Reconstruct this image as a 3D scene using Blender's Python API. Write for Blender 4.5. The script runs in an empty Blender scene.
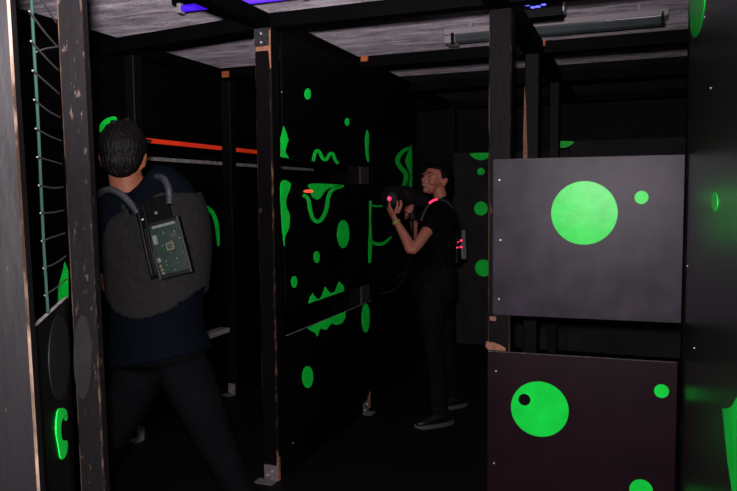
import bpy, bmesh, math, random
from mathutils import Vector, Matrix, noise
random.seed(4)
S = bpy.context.scene
COL = S.collection
R_ = math.radians

# ------------------------------------------------------------ camera numbers
FPX, CAMH, YAW, PITCH, ROLL = 700.0, 1.53, R_(20.95), math.atan(51/700.0), 0.009
F0 = Vector((-math.sin(YAW), math.cos(YAW), 0)); R0 = Vector((math.cos(YAW), math.sin(YAW), 0)); ZZ = Vector((0, 0, 1))
FW = F0*math.cos(PITCH) - ZZ*math.sin(PITCH); U0 = F0*math.sin(PITCH) + ZZ*math.cos(PITCH)
RW = R0*math.cos(ROLL) - U0*math.sin(ROLL); UW = R0*math.sin(ROLL) + U0*math.cos(ROLL)
CP = Vector((0, 0, CAMH))
def ray(x, y): return FW + RW*((x-368.5)/FPX) + UW*((245.5-y)/FPX)
def W(x, y, t): return CP + ray(x, y)*t                       # point at depth t
def onp(x, y, p0, n):                                          # point of the sight line on a real plane
    d = ray(x, y); return CP + d*((p0-CP).dot(n)/d.dot(n))

# ------------------------------------------------------------ materials
def mat(name, col, rough=.5, metal=0, noise_amt=0, scale=8, bump=0, bscale=60, spec=.1, emis=None, estr=0, stretch=(1,1,1), trans=0, alpha=1, col2=None):
    col = tuple(c*.5 for c in col); col2 = tuple(c*.5 for c in col2) if col2 else None
    m = bpy.data.materials.new(name); m.use_nodes = True
    nt = m.node_tree; b = nt.nodes['Principled BSDF']
    b.inputs['Base Color'].default_value = (*col, 1); b.inputs['Roughness'].default_value = rough
    b.inputs['Metallic'].default_value = metal; b.inputs['Specular IOR Level'].default_value = spec
    b.inputs['Transmission Weight'].default_value = trans; b.inputs['Alpha'].default_value = alpha
    if emis: b.inputs['Emission Color'].default_value = (*emis, 1); b.inputs['Emission Strength'].default_value = estr
    tc = nt.nodes.new('ShaderNodeTexCoord'); mp = nt.nodes.new('ShaderNodeMapping'); mp.inputs['Scale'].default_value = stretch
    nt.links.new(tc.outputs['Object'], mp.inputs[0])
    if noise_amt or col2:
        n = nt.nodes.new('ShaderNodeTexNoise'); n.inputs['Scale'].default_value = scale; n.inputs['Detail'].default_value = 6
        nt.links.new(mp.outputs[0], n.inputs['Vector'])
        r = nt.nodes.new('ShaderNodeValToRGB'); r.color_ramp.elements[0].position = .3; r.color_ramp.elements[1].position = .7
        c2 = col2 or tuple(min(1, c*(1+noise_amt)) for c in col); c1 = col if col2 else tuple(c*(1-noise_amt) for c in col)
        r.color_ramp.elements[0].color = (*c1, 1); r.color_ramp.elements[1].color = (*c2, 1)
        nt.links.new(n.outputs[0], r.inputs[0]); nt.links.new(r.outputs[0], b.inputs['Base Color'])
    if bump:
        n2 = nt.nodes.new('ShaderNodeTexNoise'); n2.inputs['Scale'].default_value = bscale; n2.inputs['Detail'].default_value = 4
        nt.links.new(mp.outputs[0], n2.inputs['Vector'])
        bp = nt.nodes.new('ShaderNodeBump'); bp.inputs['Strength'].default_value = bump; bp.inputs['Distance'].default_value = .01
        nt.links.new(n2.outputs[0], bp.inputs['Height']); nt.links.new(bp.outputs[0], b.inputs['Normal'])
    return m

def chipmat(name, base, wood, lo, hi, scale, stretch=(1,1,.25), rough=.5, wet=.05):
    """black paint worn through to raw wood where a noise passes lo..hi"""
    m = mat(name, base, rough, bump=.12, bscale=45, stretch=stretch, spec=.03)
    base = tuple(c*.5 for c in base); wood = tuple(c*.5 for c in wood)
    nt = m.node_tree; b = nt.nodes['Principled BSDF']; mp = [n for n in nt.nodes if n.type == 'MAPPING'][0]
    n = nt.nodes.new('ShaderNodeTexNoise'); n.inputs['Scale'].default_value = scale; n.inputs['Detail'].default_value = 8; n.inputs['Roughness'].default_value = .65
    nt.links.new(mp.outputs[0], n.inputs['Vector'])
    r = nt.nodes.new('ShaderNodeValToRGB'); e = r.color_ramp.elements
    e[0].position = lo; e[0].color = (*base, 1); e[1].position = hi; e[1].color = (*wood, 1)
    nt.links.new(n.outputs[0], r.inputs[0]); nt.links.new(r.outputs[0], b.inputs['Base Color'])
    return m

WOOD = (.2, .1, .055)
M = {}
M['panel'] = mat('black satin panel paint', (.001, .0009, .001), .42, noise_amt=.3, scale=5, bump=.03, bscale=6, spec=.04)
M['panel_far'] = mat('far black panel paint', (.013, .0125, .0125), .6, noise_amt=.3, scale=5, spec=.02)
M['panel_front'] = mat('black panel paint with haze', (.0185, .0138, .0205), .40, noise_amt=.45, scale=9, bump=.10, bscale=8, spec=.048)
M['panel_gloss'] = mat('glossy black panel paint', (.0012, .0012, .0012), .30, noise_amt=.2, bump=.02, bscale=4, spec=.42)
M['edge'] = mat('worn grey panel edge', (.16, .15, .14), .6, noise_amt=.4, scale=30)
M['post'] = chipmat('black painted timber', (.002, .0016, .0019), WOOD, .68, .76, 26)
M['post_near'] = chipmat('scuffed black timber', (.0028, .0024, .0027), (.055, .038, .03), .60, .72, 95, stretch=(1, 1, .3))
M['post_nearest'] = chipmat('smooth black timber', (.0028, .0024, .0028), (.05, .034, .026), .70, .80, 60)
M['post_edge'] = chipmat('worn timber edge', (.004, .003, .003), (.09,.055,.035), .46, .60, 14, stretch=(1, 1, .3))
M['post_edge_dark'] = chipmat('lightly worn timber edge', (.002, .0017, .0019), (.07, .03, .018), .58, .72, 14, stretch=(1, 1, .3))
M['post_edge_strong'] = chipmat('strongly worn timber edge', (.003, .002, .002), (.17, .085, .05), .50, .66, 10, stretch=(1, 1, .35))
M['post_edge_raw'] = chipmat('bare timber edge', (.012, .007, .005), (.11, .075, .055), .40, .52, 12, stretch=(1, 1, .25))
M['beam'] = mat('black beam paint', (.0007, .0007, .0007), .6, noise_amt=.3, bump=.1, bscale=40, spec=.012)
M['raw'] = mat('raw chipped wood', (.17, .075, .045), .7, noise_amt=.35, scale=60)
M['orange'] = mat('raw orange wood', (.2, .05, .015), .7, noise_amt=.35, scale=60)
M['floor'] = mat('black floor', (.0012, .0012, .0012), .55, noise_amt=.4, scale=4, bump=.1, bscale=20, spec=.1)
M['wall'] = mat('black wall', (.0008, .0008, .0008), .7, spec=.06)
M['green'] = mat('bright green vinyl', (.006, .56, .045), .30, noise_amt=.15, scale=9, bump=.10, bscale=14, spec=.045)
M['hole'] = mat('black vinyl', (.002, .002, .002), .5, spec=.02)
M['grey_disc'] = mat('plain grey oval', (.0052, .0052, .0054), .6, noise_amt=.15, scale=30, spec=.04)
M['metal'] = mat('galvanised steel', (.17, .155, .16), .4, metal=.5, noise_amt=.3, scale=40, bump=.3, bscale=90)
M['dark_metal'] = mat('dark perforated steel', (.03, .03, .033), .4, metal=.5, noise_amt=.5, scale=70)
M['screw'] = mat('steel screw', (.35, .34, .35), .4, metal=.4)
M['plastic'] = mat('black plastic', (.0012, .0012, .0014), .5, spec=.04)
M['gun'] = mat('dark moulded plastic', (.0045, .004, .005), .45, noise_amt=.2, scale=20, spec=.06)
M['cord'] = mat('green cord', (.002, .014, .010), .6)
M['wire'] = mat('grey wire', (.018, .016, .016), .5, spec=.2)
M['uv'] = mat('violet tube glow', (.1, .03, .6), .3, emis=(.06, .010, .95), estr=.75)
M['blue'] = mat('blue indicator glow', (.05, .05, .8), .3, emis=(.1, .12, 1), estr=2.2)
M['red'] = mat('red indicator glow', (.8, .02, .05), .3, emis=(1, .03, .10), estr=1.8)
M['red_edge_glow'] = mat('red light on board edge', (.6, .03, .01), .5, emis=(.36, .018, .005), estr=.36, noise_amt=.3, scale=6)
M['glass'] = mat('smoked plastic cover', (.05, .06, .062), .13, spec=.8, noise_amt=.15, scale=6)
M['grey_metal'] = mat('grey lamp body', (.22, .2, .21), .4)
M['white_cap'] = mat('pale tube holder', (.2, .2, .2), .5)
M['skin'] = mat('skin', (.20, .070, .046), .5, noise_amt=.1, scale=25, spec=.08)
M['skin_man'] = mat('skin of the man', (.095, .033, .017), .55, noise_amt=.12, scale=25, spec=.05)
M['lips'] = mat('lips', (.15, .03, .03), .4)
M['teeth'] = mat('teeth', (.3, .27, .25), .3)
M['eye'] = mat('dark eye', (.02, .012, .01), .2)
M['hair'] = mat('black hair', (.0012, .001, .001), .5, noise_amt=.4, scale=50, bump=.9, bscale=120, stretch=(1,1,.3), spec=.03)
M['shirt'] = mat('black cotton', (.0018, .0018, .002), .85, noise_amt=.2, bump=.4, bscale=14, spec=.008)
M['navy'] = mat('navy cotton', (.0008, .0014, .0026), .85, noise_amt=.2, bump=.5, bscale=10, spec=.008)
M['trouser'] = mat('black trousers', (.0028, .0028, .0036), .85, noise_amt=.2, bump=.5, bscale=12, spec=.008)
M['trouser_man'] = mat('charcoal trousers', (.0017, .0016, .0021), .85, noise_amt=.2, bump=.6, bscale=9, spec=.008)
M['vest'] = mat('grey padded vest fabric', (.0046, .0042, .0045), .85, noise_amt=.3, scale=60, bump=.5, bscale=30, spec=.05)
M['vest_black'] = mat('black vest fabric', (.0013, .0012, .0013), .8, noise_amt=.3, scale=60, bump=.4, bscale=30, spec=.015)
M['tube'] = mat('grey corrugated tube', (.016, .0175, .020), .4)
M['unit'] = mat('grey plastic unit', (.06, .06, .063), .5, spec=.2)
M['pcb'] = mat('green circuit board', (.0006, .0075, .004), .4, noise_amt=.5, scale=60)
M['chip'] = mat('dark chip', (.012, .013, .012), .4)
M['chip_light'] = mat('pale component', (.06, .063, .063), .4)
M['gold'] = mat('brass pin', (.08, .065, .03), .4, metal=.2)
M['yellow'] = mat('yellow wristband', (.14, .15, .035), .5)
M['sole'] = mat('grey rubber sole', (.03, .028, .027), .6, spec=.2)
M['shoe'] = mat('black shoe', (.002, .002, .002), .45, noise_amt=.3)

def ceiling_mat():
    m = bpy.data.materials.new('rough grey ceiling'); m.use_nodes = True
    nt = m.node_tree; b = nt.nodes['Principled BSDF']; b.inputs['Roughness'].default_value = .75; b.inputs['Specular IOR Level'].default_value = .25
    tc = nt.nodes.new('ShaderNodeTexCoord')
    def noi(sc, st, det=8, ro=.6):
        mp = nt.nodes.new('ShaderNodeMapping'); mp.inputs['Scale'].default_value = st; nt.links.new(tc.outputs['Object'], mp.inputs[0])
        n = nt.nodes.new('ShaderNodeTexNoise'); n.inputs['Scale'].default_value = sc; n.inputs['Detail'].default_value = det; n.inputs['Roughness'].default_value = ro
        nt.links.new(mp.outputs[0], n.inputs['Vector']); return n
    n1 = noi(8, (.42, 1.5, 1)); n2 = noi(40, (.9, 1.5, 1), 6, .7)
    mx = nt.nodes.new('ShaderNodeMix'); mx.data_type = 'FLOAT'; mx.inputs[0].default_value = .45
    nt.links.new(n1.outputs[0], mx.inputs[2]); nt.links.new(n2.outputs[0], mx.inputs[3])
    r = nt.nodes.new('ShaderNodeValToRGB'); e = r.color_ramp.elements
    e[0].position = .41; e[0].color = (.32, .29, .31, 1); e[1].position = .60; e[1].color = (.95, .84, .93, 1)
    nt.links.new(mx.outputs[0], r.inputs[0]); nt.links.new(r.outputs[0], b.inputs['Base Color'])
    n3 = noi(3.2, (.06, 1.6, 1), 5, .55); rr = nt.nodes.new('ShaderNodeValToRGB'); k = rr.color_ramp.elements
    k[0].position = .40; k[0].color = (.62, .60, .64, 1); k[1].position = .52; k[1].color = (1, 1, 1, 1)
    for pos, c in ((.455, (.95, .93, .95, 1)), (.47, (.35, .33, .36, 1)), (.485, (.98, .95, 1, 1))):
        q = k.new(pos); q.color = c
    nt.links.new(n3.outputs[0], rr.inputs[0])
    mm = nt.nodes.new('ShaderNodeMix'); mm.data_type = 'RGBA'; mm.blend_type = 'MULTIPLY'; mm.inputs[0].default_value = .9
    nt.links.new(r.outputs[0], mm.inputs[6]); nt.links.new(rr.outputs[0], mm.inputs[7]); nt.links.new(mm.outputs[2], b.inputs['Base Color'])
    bp = nt.nodes.new('ShaderNodeBump'); bp.inputs['Strength'].default_value = 1; bp.inputs['Distance'].default_value = .16
    nt.links.new(mx.outputs[0], bp.inputs['Height']); nt.links.new(bp.outputs[0], b.inputs['Normal'])
    return m
M['ceiling'] = ceiling_mat()

# ------------------------------------------------------------ object helpers
ORG = {}
def base(o): return ORG.get(o.name, Vector()) if o else Vector()
def tag(o, label=None, cat=None, group=None, kind=None):
    if label: o['label'] = label
    if cat: o['category'] = cat
    if group: o['group'] = group
    if kind: o['kind'] = kind
    return o
def thing(name, loc, label, cat, group=None):
    o = bpy.data.objects.new(name, None); COL.objects.link(o); o.location = loc; o.empty_display_size = .1
    ORG[o.name] = Vector(loc); return tag(o, label, cat, group, 'thing')
def obj(name, bm, mats, parent=None, smooth=False, recalc=True):
    """bm is in world coordinates; the mesh is stored relative to the parent's base"""
    if recalc: bmesh.ops.recalc_face_normals(bm, faces=bm.faces)
    off = base(parent)
    if parent is None:
        xs = [v.co for v in bm.verts]
        off = Vector((sum(c.x for c in xs)/len(xs), sum(c.y for c in xs)/len(xs), min(c.z for c in xs)))
    for v in bm.verts: v.co -= off
    me = bpy.data.meshes.new(name); bm.to_mesh(me); bm.free()
    for m in (mats if isinstance(mats, (list, tuple)) else [mats]): me.materials.append(M[m] if isinstance(m, str) else m)
    if smooth:
        for p in me.polygons: p.use_smooth = True
    o = bpy.data.objects.new(name, me); COL.objects.link(o)
    if parent is None: o.location = off; ORG[o.name] = off.copy()
    else: o.parent = parent; ORG[o.name] = off.copy()
    return o
def box(bm, x0, x1, y0, y1, z0, z1, mi=0):
    vs = [bm.verts.new((x, y, z)) for x in (x0, x1) for y in (y0, y1) for z in (z0, z1)]
    for q in ((0,1,3,2), (4,6,7,5), (0,4,5,1), (2,3,7,6), (0,2,6,4), (1,5,7,3)):
        f = bm.faces.new([vs[i] for i in q]); f.material_index = mi
    return vs
def obox(bm, c, ax, ay, az, mi=0, bev=0):
    """oriented box: half-extent vectors ax, ay, az"""
    vs = []
    for i in (-1, 1):
        for j in (-1, 1):
            for k in (-1, 1): vs.append(bm.verts.new(c + ax*i + ay*j + az*k))
    fs = []
    for q in ((0,1,3,2), (4,6,7,5), (0,4,5,1), (2,3,7,6), (0,2,6,4), (1,5,7,3)):
        f = bm.faces.new([vs[i] for i in q]); f.material_index = mi; fs.append(f)
    if bev:
        es = {e for f in fs for e in f.edges}
        bmesh.ops.bevel(bm, geom=list(es), offset=bev, segments=2, affect='EDGES', profile=.5)
    return vs
def B(*a, bev=0, edge_mi=None):
    bm = bmesh.new(); box(bm, *a)
    if bev: bmesh.ops.bevel(bm, geom=list(bm.edges), offset=bev, segments=2, affect='EDGES', profile=.5)
    return bm
def ring(c, a, b, u, v, n):
    return [c + u*(a*math.cos(2*math.pi*k/n)) + v*(b*math.sin(2*math.pi*k/n)) for k in range(n)]
def catmull(P, sub):
    out = []
    for i in range(len(P)-1):
        p0, p1, p2, p3 = P[max(i-1, 0)], P[i], P[i+1], P[min(i+2, len(P)-1)]
        for s in range(sub):
            t = s/sub
            out.append(tuple(.5*((2*b) + (c-a)*t + (2*a-5*b+4*c-d)*t*t + (-a+3*b-3*c+d)*t**3) for a, b, c, d in zip(p0, p1, p2, p3)))
    out.append(tuple(P[-1])); return out
def loft(bm, st, side=None, n=20, sub=4, cap=True, mi=0):
    """st: list of (Vector, r_side, r_other); rings of ellipses along the path"""
    P = [(*s[0], s[1], s[2]) for s in st]
    if sub > 1: P = catmull(P, sub)
    pts = [Vector(p[:3]) for p in P]; rs = [(max(p[3], 1e-4), max(p[4], 1e-4)) for p in P]
    sd = side.copy() if side else None; rings = []
    for i, c in enumerate(pts):
        t = (pts[min(i+1, len(pts)-1)] - pts[max(i-1, 0)]).normalized()
        if sd is None: sd = t.orthogonal()
        u = (sd - t*sd.dot(t)).normalized(); v = t.cross(u); 
        if side is None: sd = u
        a, b = rs[i]
        if cap and i == 0:
            for k in (.25, .6, .87):
                h = math.sqrt(1-k*k); rings.append([bm.verts.new(q) for q in ring(c - t*min(a, b)*h, a*k, b*k, u, v, n)])
        rings.append([bm.verts.new(q) for q in ring(c, a, b, u, v, n)])
        if cap and i == len(pts)-1:
            for k in (.87, .6, .25):
                h = math.sqrt(1-k*k); rings.append([bm.verts.new(q) for q in ring(c + t*min(a, b)*h, a*k, b*k, u, v, n)])
    for r1, r2 in zip(rings, rings[1:]):
        for k in range(n):
            f = bm.faces.new((r1[k], r1[(k+1) % n], r2[(k+1) % n], r2[k])); f.material_index = mi
    f = bm.faces.new(rings[0][::-1]); f.material_index = mi
    f = bm.faces.new(rings[-1]); f.material_index = mi
def tube(bm, pts, r, n=10, sub=5, mi=0):
    loft(bm, [(Vector(p), r, r) for p in pts], None, n, sub, False, mi)
def ball(bm, c, r, ax=None, mi=0, seg=20):
    u, v, w = ax or (Vector((1,0,0)), Vector((0,1,0)), ZZ)
    mt = Matrix(((u.x*r[0], v.x*r[1], w.x*r[2], c.x), (u.y*r[0], v.y*r[1], w.y*r[2], c.y), (u.z*r[0], v.z*r[1], w.z*r[2], c.z), (0,0,0,1)))
    res = bmesh.ops.create_uvsphere(bm, u_segments=seg, v_segments=seg//2+2, radius=1, matrix=mt)
    for v_ in res['verts']:
        for f in v_.link_faces: f.material_index = mi
def cyl(bm, p, q, r, n=14, mi=0, r2=None):
    loft(bm, [(Vector(p), r, r), (Vector(q), r2 or r, r2 or r)], None, n, 1, False, mi)
def fuse(bm, voxel, smooth=3):
    """one continuous skin around overlapping closed shapes"""
    bmesh.ops.recalc_face_normals(bm, faces=bm.faces)
    me = bpy.data.meshes.new('t'); bm.to_mesh(me); bm.free()
    o = bpy.data.objects.new('t', me); COL.objects.link(o)
    m = o.modifiers.new('r', 'REMESH'); m.mode = 'VOXEL'; m.voxel_size = voxel; m.adaptivity = 0
    s = o.modifiers.new('s', 'SMOOTH'); s.iterations = smooth; s.factor = .5
    dg = bpy.context.evaluated_depsgraph_get(); dg.update()
    ev = bpy.data.meshes.new_from_object(o.evaluated_get(dg))
    bpy.data.objects.remove(o); bpy.data.meshes.remove(me)
    nb = bmesh.new(); nb.from_mesh(ev); bpy.data.meshes.remove(ev); return nb

# ------------------------------------------------------------ stickers on real planes
def prism(bm, pts, n, th, mi=0):
    a = [bm.verts.new(p + n*.0004) for p in pts]; b = [bm.verts.new(p + n*th) for p in pts]
    bm.faces.new(a[::-1]).material_index = mi; bm.faces.new(b).material_index = mi
    k = len(pts)
    for i in range(k): bm.faces.new((a[i], a[(i+1) % k], b[(i+1) % k], b[i])).material_index = mi
def smooth_closed(p, sub=5):
    k = len(p); out = []
    for i in range(k):
        q = [p[(i-1) % k], p[i], p[(i+1) % k], p[(i+2) % k]]
        for s in range(sub):
            t = s/sub
            out.append(tuple(.5*((2*b) + (c-a)*t + (2*a-5*b+4*c-d)*t*t + (-a+3*b-3*c+d)*t**3) for a, b, c, d in zip(*q)))
    return out
class Plane:
    def __init__(s, p0, n): s.p, s.n = Vector(p0), Vector(n).normalized()
    def poly(s, parent, pts, m='green', name='green_sticker', smooth=True, th=.0022):
        P = smooth_closed(pts) if smooth else pts
        bm = bmesh.new(); prism(bm, [onp(x, y, s.p, s.n) for x, y in P], s.n, th)
        bm.normal_update(); bmesh.ops.triangulate(bm, faces=[f for f in bm.faces if len(f.verts) > 4], ngon_method='EAR_CLIP'); return obj(name, bm, m, parent)
    def ell(s, parent, x, y, rx, ry, m='green', name='green_sticker', th=.0022):
        return s.poly(parent, [(x+rx*math.cos(a), y+ry*math.sin(a)) for a in [2*math.pi*k/40 for k in range(40)]], m, name, False, th)
    def circ(s, parent, x, y, r, m='green', name='green_sticker', th=.0022):
        c = onp(x, y, s.p, s.n); u = s.n.cross(ZZ).normalized()
        bm = bmesh.new(); prism(bm, [c + u*r*math.cos(2*math.pi*k/48) + ZZ*r*math.sin(2*math.pi*k/48) for k in range(48)], s.n, th)
        return obj(name, bm, m, parent)
    def stroke(s, parent, pts, w, m='green', name='green_sticker', th=.0022):
        """w: width in sight units or list of widths; ribbons such as outlines"""
        ws = w if isinstance(w, (list, tuple)) else [w]*len(pts)
        Q = catmull([(x, y, ww) for (x, y), ww in zip(pts, ws)], 5)
        L, Rr = [], []
        for i, (x, y, ww) in enumerate(Q):
            a, b = Q[max(i-1, 0)], Q[min(i+1, len(Q)-1)]; d = Vector((b[0]-a[0], b[1]-a[1])).normalized()
            L.append((x - d.y*ww/2, y + d.x*ww/2)); Rr.append((x + d.y*ww/2, y - d.x*ww/2))
        bm = bmesh.new(); g = [[[bm.verts.new(onp(x, y, s.p, s.n) + s.n*t) for x, y in row] for row in (L, Rr)] for t in (.0004, th)]
        for i in range(len(Q)-1):
            for (r1, r2) in ((g[0][0], g[0][1]), (g[1][0], g[1][1]), (g[0][0], g[1][0]), (g[0][1], g[1][1])):
                bm.faces.new((r1[i], r1[i+1], r2[i+1], r2[i]))
        for i in (0, -1): bm.faces.new((g[0][0][i], g[0][1][i], g[1][1][i], g[1][0][i]))
        return obj(name, bm, m, parent)
    def screw(s, parent, x, y, r=.004):
        c = onp(x, y, s.p, s.n); bm = bmesh.new(); cyl(bm, c, c + s.n*.0025, r, 10); return obj('screw', bm, 'screw', parent)

# ------------------------------------------------------------ the room
def structure(name, bm, m): o = obj(name, bm, m); o['kind'] = 'structure'; return o
structure('floor', B(-6.2, 1.7, -1.2, 8.0, -.1, 0), 'floor')
ceil_z = 2.88
structure('ceiling', B(-6.2, 1.7, -1.2, 8.0, ceil_z, ceil_z+.12), 'ceiling')
structure('wall_back', B(-6.2, 1.7, 7.76, 7.88, 0, ceil_z), 'wall')
structure('wall_left', B(-5.4, -5.28, -1.2, 7.76, 0, ceil_z), 'wall')
structure('wall_right', B(1.55, 1.67, -1.2, 7.76, 0, ceil_z), 'wall')
# ------------------------------------------------------------ posts
def post(label, x0, x1, y0, y1, z1, body='post', edge='post_edge_dark', group='black timber posts of the maze', foot=None, name='timber_post', bev=.005, flat=()):
    t = thing(name, ((x0+x1)/2, (y0+y1)/2, 0), label, 'post', group)
    bm = bmesh.new(); box(bm, x0, x1, y0, y1, 0, z1)
    es = [e for e in bm.edges if abs(e.verts[0].co.z - e.verts[1].co.z) > .5]
    bmesh.ops.bevel(bm, geom=es, offset=bev, segments=1, affect='EDGES')
    bm.normal_update()
    for f in bm.faces:
        if abs(f.normal.x) > .3 and abs(f.normal.y) > .3: f.material_index = 1
    obj('timber', bm, [body, edge], t)
    if foot:
        bm = bmesh.new()                                     # angle bracket: upright leaf and leaf on the floor, bolts
        box(bm, x0+.012, x1-.008, y0-.004, y0-.0005, 0.004, .085)
        box(bm, x0-.02, x1-.004, y0-.065, y0-.0005, 0.001, .005)
        fb = obj('foot_bracket', bm, 'metal', t)
        for px, pz in ((x0+.035, .03), (x1-.03, .055)):
            bm = bmesh.new(); cyl(bm, (px, y0-.004, pz), (px, y0-.012, pz), .007, 8); obj('bolt', bm, 'screw', fb)
        if foot > 1:
            bm = bmesh.new()
            pr_ = [(0, 0), (.012, 0), (.012, .10), (.006, .17), (.004, .09), (0, .13)]
            vs = [[bm.verts.new((x1+.0005-k*.006+.006*0, y0-.001+yy if k == 0 else y0-.001+yy, zz+.002)) for yy, zz in pr_] for k in (0, 1)]
            bm.free()
            bm = bmesh.new(); box(bm, x1-.012, x1+.003, y0-.003, y0+.02, .002, .13)
            for v in bm.verts:
                if v.co.z > .1: v.co.x = x1+.002 if v.co.x > x1 else x1-.002
            obj('splintered_edge', bm, 'raw', t)
    return t

pA = post('black timber post with perforated strap at its top, in front of the tall green-marked partition', -1.862, -1.768, 3.235, 3.33, 2.387, foot=2, edge='post_edge_strong', bev=.008)
bm = bmesh.new(); box(bm, -1.858, -1.772, 3.229, 3.2345, 2.30, 2.386)
strap = obj('perforated_strap', bm, 'dark_metal', pA)
for i in range(3):
    for j in range(3):
        bm = bmesh.new(); cyl(bm, (-1.842+.026*i, 3.229, 2.315+.022*j), (-1.842+.026*i, 3.225, 2.315+.022*j), .006, 8)
        obj('rivet', bm, 'screw' if (i, j) in ((1, 0), (1, 2)) else 'dark_metal', strap)
obj('bare_wood_patch', B(-1.853, -1.7735, 3.2325, 3.2345, 2.272, 2.296), 'raw', pA)
bm = bmesh.new(); box(bm, -1.786, -1.7645, 3.231, 3.2345, 2.18, 2.372)
for v in bm.verts:
    if v.co.z < 2.2 and v.co.x < -1.78: v.co.x = -1.770
obj('bare_wood_patch', bm, 'raw', pA)
pB = post('black timber post whose base shows a splinter, at the far end of the green-marked partition', -1.862, -1.768, 4.47, 4.56, 2.387, foot=2)
bm = bmesh.new(); box(bm, -1.7505, -1.747, 4.44, 4.53, .004, .085); box(bm, -1.747, -1.69, 4.44, 4.53, .001, .005)
fb = obj('foot_bracket', bm, 'metal', pB)
for py, pz in ((4.465, .03), (4.505, .058)):
    bm = bmesh.new(); cyl(bm, (-1.747, py, pz), (-1.740, py, pz), .007, 8); obj('bolt', bm, 'screw', fb)
bm = bmesh.new(); box(bm, -1.7505, -1.745, 4.53, 4.575, .02, .13)
for v in bm.verts:
    if v.co.z > .1 and v.co.y < 4.55: v.co.z = .09
obj('splintered_edge', bm, 'raw', pB)
pC = post('black timber post behind the legs of the woman', -1.862, -1.768, 5.68, 5.77, 2.387, foot=2)
pD = post('slim black timber post right of the man, where the red strip passes behind', -2.935, -2.855, 4.58, 4.66, 2.387, foot=1)  # red strip: red light on the board edge, put in as glowing bar
pE = post('black timber post behind the man on his left', -2.935, -2.865, 3.52, 3.60, 2.387, foot=1)
pR = post('black timber post standing left of the two grey-lit panels with green circles', -.662, -.556, 3.335, 3.43, 2.387, body='post', edge='post_edge')
obj('bare_wood_patch', B(-.652, -.622, 3.331, 3.3345, .918, .938), 'raw', pR)
bm = bmesh.new(); pts = [(-.668, .815), (-.672, .79), (-.66, .776), (-.575, .774), (-.575, .788), (-.6, .802), (-.63, .812)]
a = [bm.verts.new((x, 3.328, z)) for x, z in pts]; b_ = [bm.verts.new((x, 3.3345, z)) for x, z in pts]
bm.faces.new(a); bm.faces.new(b_[::-1])
for i in range(len(pts)): bm.faces.new((a[i], a[(i+1) % len(pts)], b_[(i+1) % len(pts)], b_[i]))
obj('bare_wood_patch', bm, 'raw', pR)
pR2 = post('timber post with a long bare wood strip, above the top grey-lit panel', -.662, -.575, 4.47, 4.56, 2.387)
bm = bmesh.new(); pts = [(-.668, 1.60), (-.640, 1.60), (-.643, 1.8), (-.648, 1.95), (-.654, 2.1), (-.662, 2.2), (-.668, 1.9)]
a = [bm.verts.new((x, 4.464, z)) for x, z in pts]; b_ = [bm.verts.new((x, 4.4695, z)) for x, z in pts]
bm.faces.new(a); bm.faces.new(b_[::-1])
for i in range(len(pts)): bm.faces.new((a[i], a[(i+1) % len(pts)], b_[(i+1) % len(pts)], b_[i]))
obj('bare_wood_patch', bm, 'raw', pR2)
obj('bare_wood_patch', B(-.667, -.655, 4.464, 4.4695, .75, .96), 'raw', pR2)
pR3 = post('third black timber post in line behind the torn-paint one', -.65, -.575, 5.68, 5.76, 2.387)
pW = post('black timber post at the edge of the tall right-hand wall panel', .205, .295, 3.43, 3.56, 2.387)
pF = post('black timber post at the corner of the far partitions', -1.80, -1.72, 6.96, 7.04, 2.387)
# the two near posts on the left turn with the slanted mesh fence
def turned_post(label, corner_l, corner_r, depth, z0, z1, edge, group=None, lean=(0, 0), body='post_near'):
    """corner_l, corner_r: front-face corners on plan"""
    a, b = Vector((*corner_l, 0)), Vector((*corner_r, 0)); u = (b-a); w = u.length; u.normalize(); n = Vector((-u.y, u.x, 0))
    mid = (a+b)/2 + n*depth/2
    t = thing('timber_post', mid, label, 'post', group)
    bm = bmesh.new(); obox(bm, mid + ZZ*(z0+z1)/2, u*w/2, n*depth/2, ZZ*(z1-z0)/2)
    es = [e for e in bm.edges if abs(e.verts[0].co.z - e.verts[1].co.z) > .5]
    bmesh.ops.bevel(bm, geom=es, offset=.0035, segments=1, affect='EDGES'); bm.normal_update()
    for f in bm.faces:
        if abs(f.normal.dot(u)) > .3 and abs(f.normal.dot(n)) > .3: f.material_index = 1
    for v in bm.verts: v.co += Vector((lean[0], lean[1], 0))*(v.co.z-1.5)
    obj('timber', bm, [body, edge], t); return t, u, n
LF = W(88, 245, 1.5); 
fl = W(68, 245, 1.5); fr = W(92.5, 245, 1.5)
pL, uL, nL = turned_post('scuffed black timber post with flecked bare wood, right of the wire mesh', (fl.x, fl.y), (fr.x, fr.y), .035, 0, 2.5, 'post_edge', lean=(-R0.x*.01, -R0.y*.01))
q0 = W(24.0, 245, 1.0); q1 = W(-65, 245, .97)
pN, uN, nN = turned_post('nearest black timber post, cut by the left frame edge, bare wood along its corner', (q1.x, q1.y), (q0.x, q0.y), .045, 0, 2.5, 'post_edge_raw', body='post_nearest', lean=(-R0.x*.017, -R0.y*.017))

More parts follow.
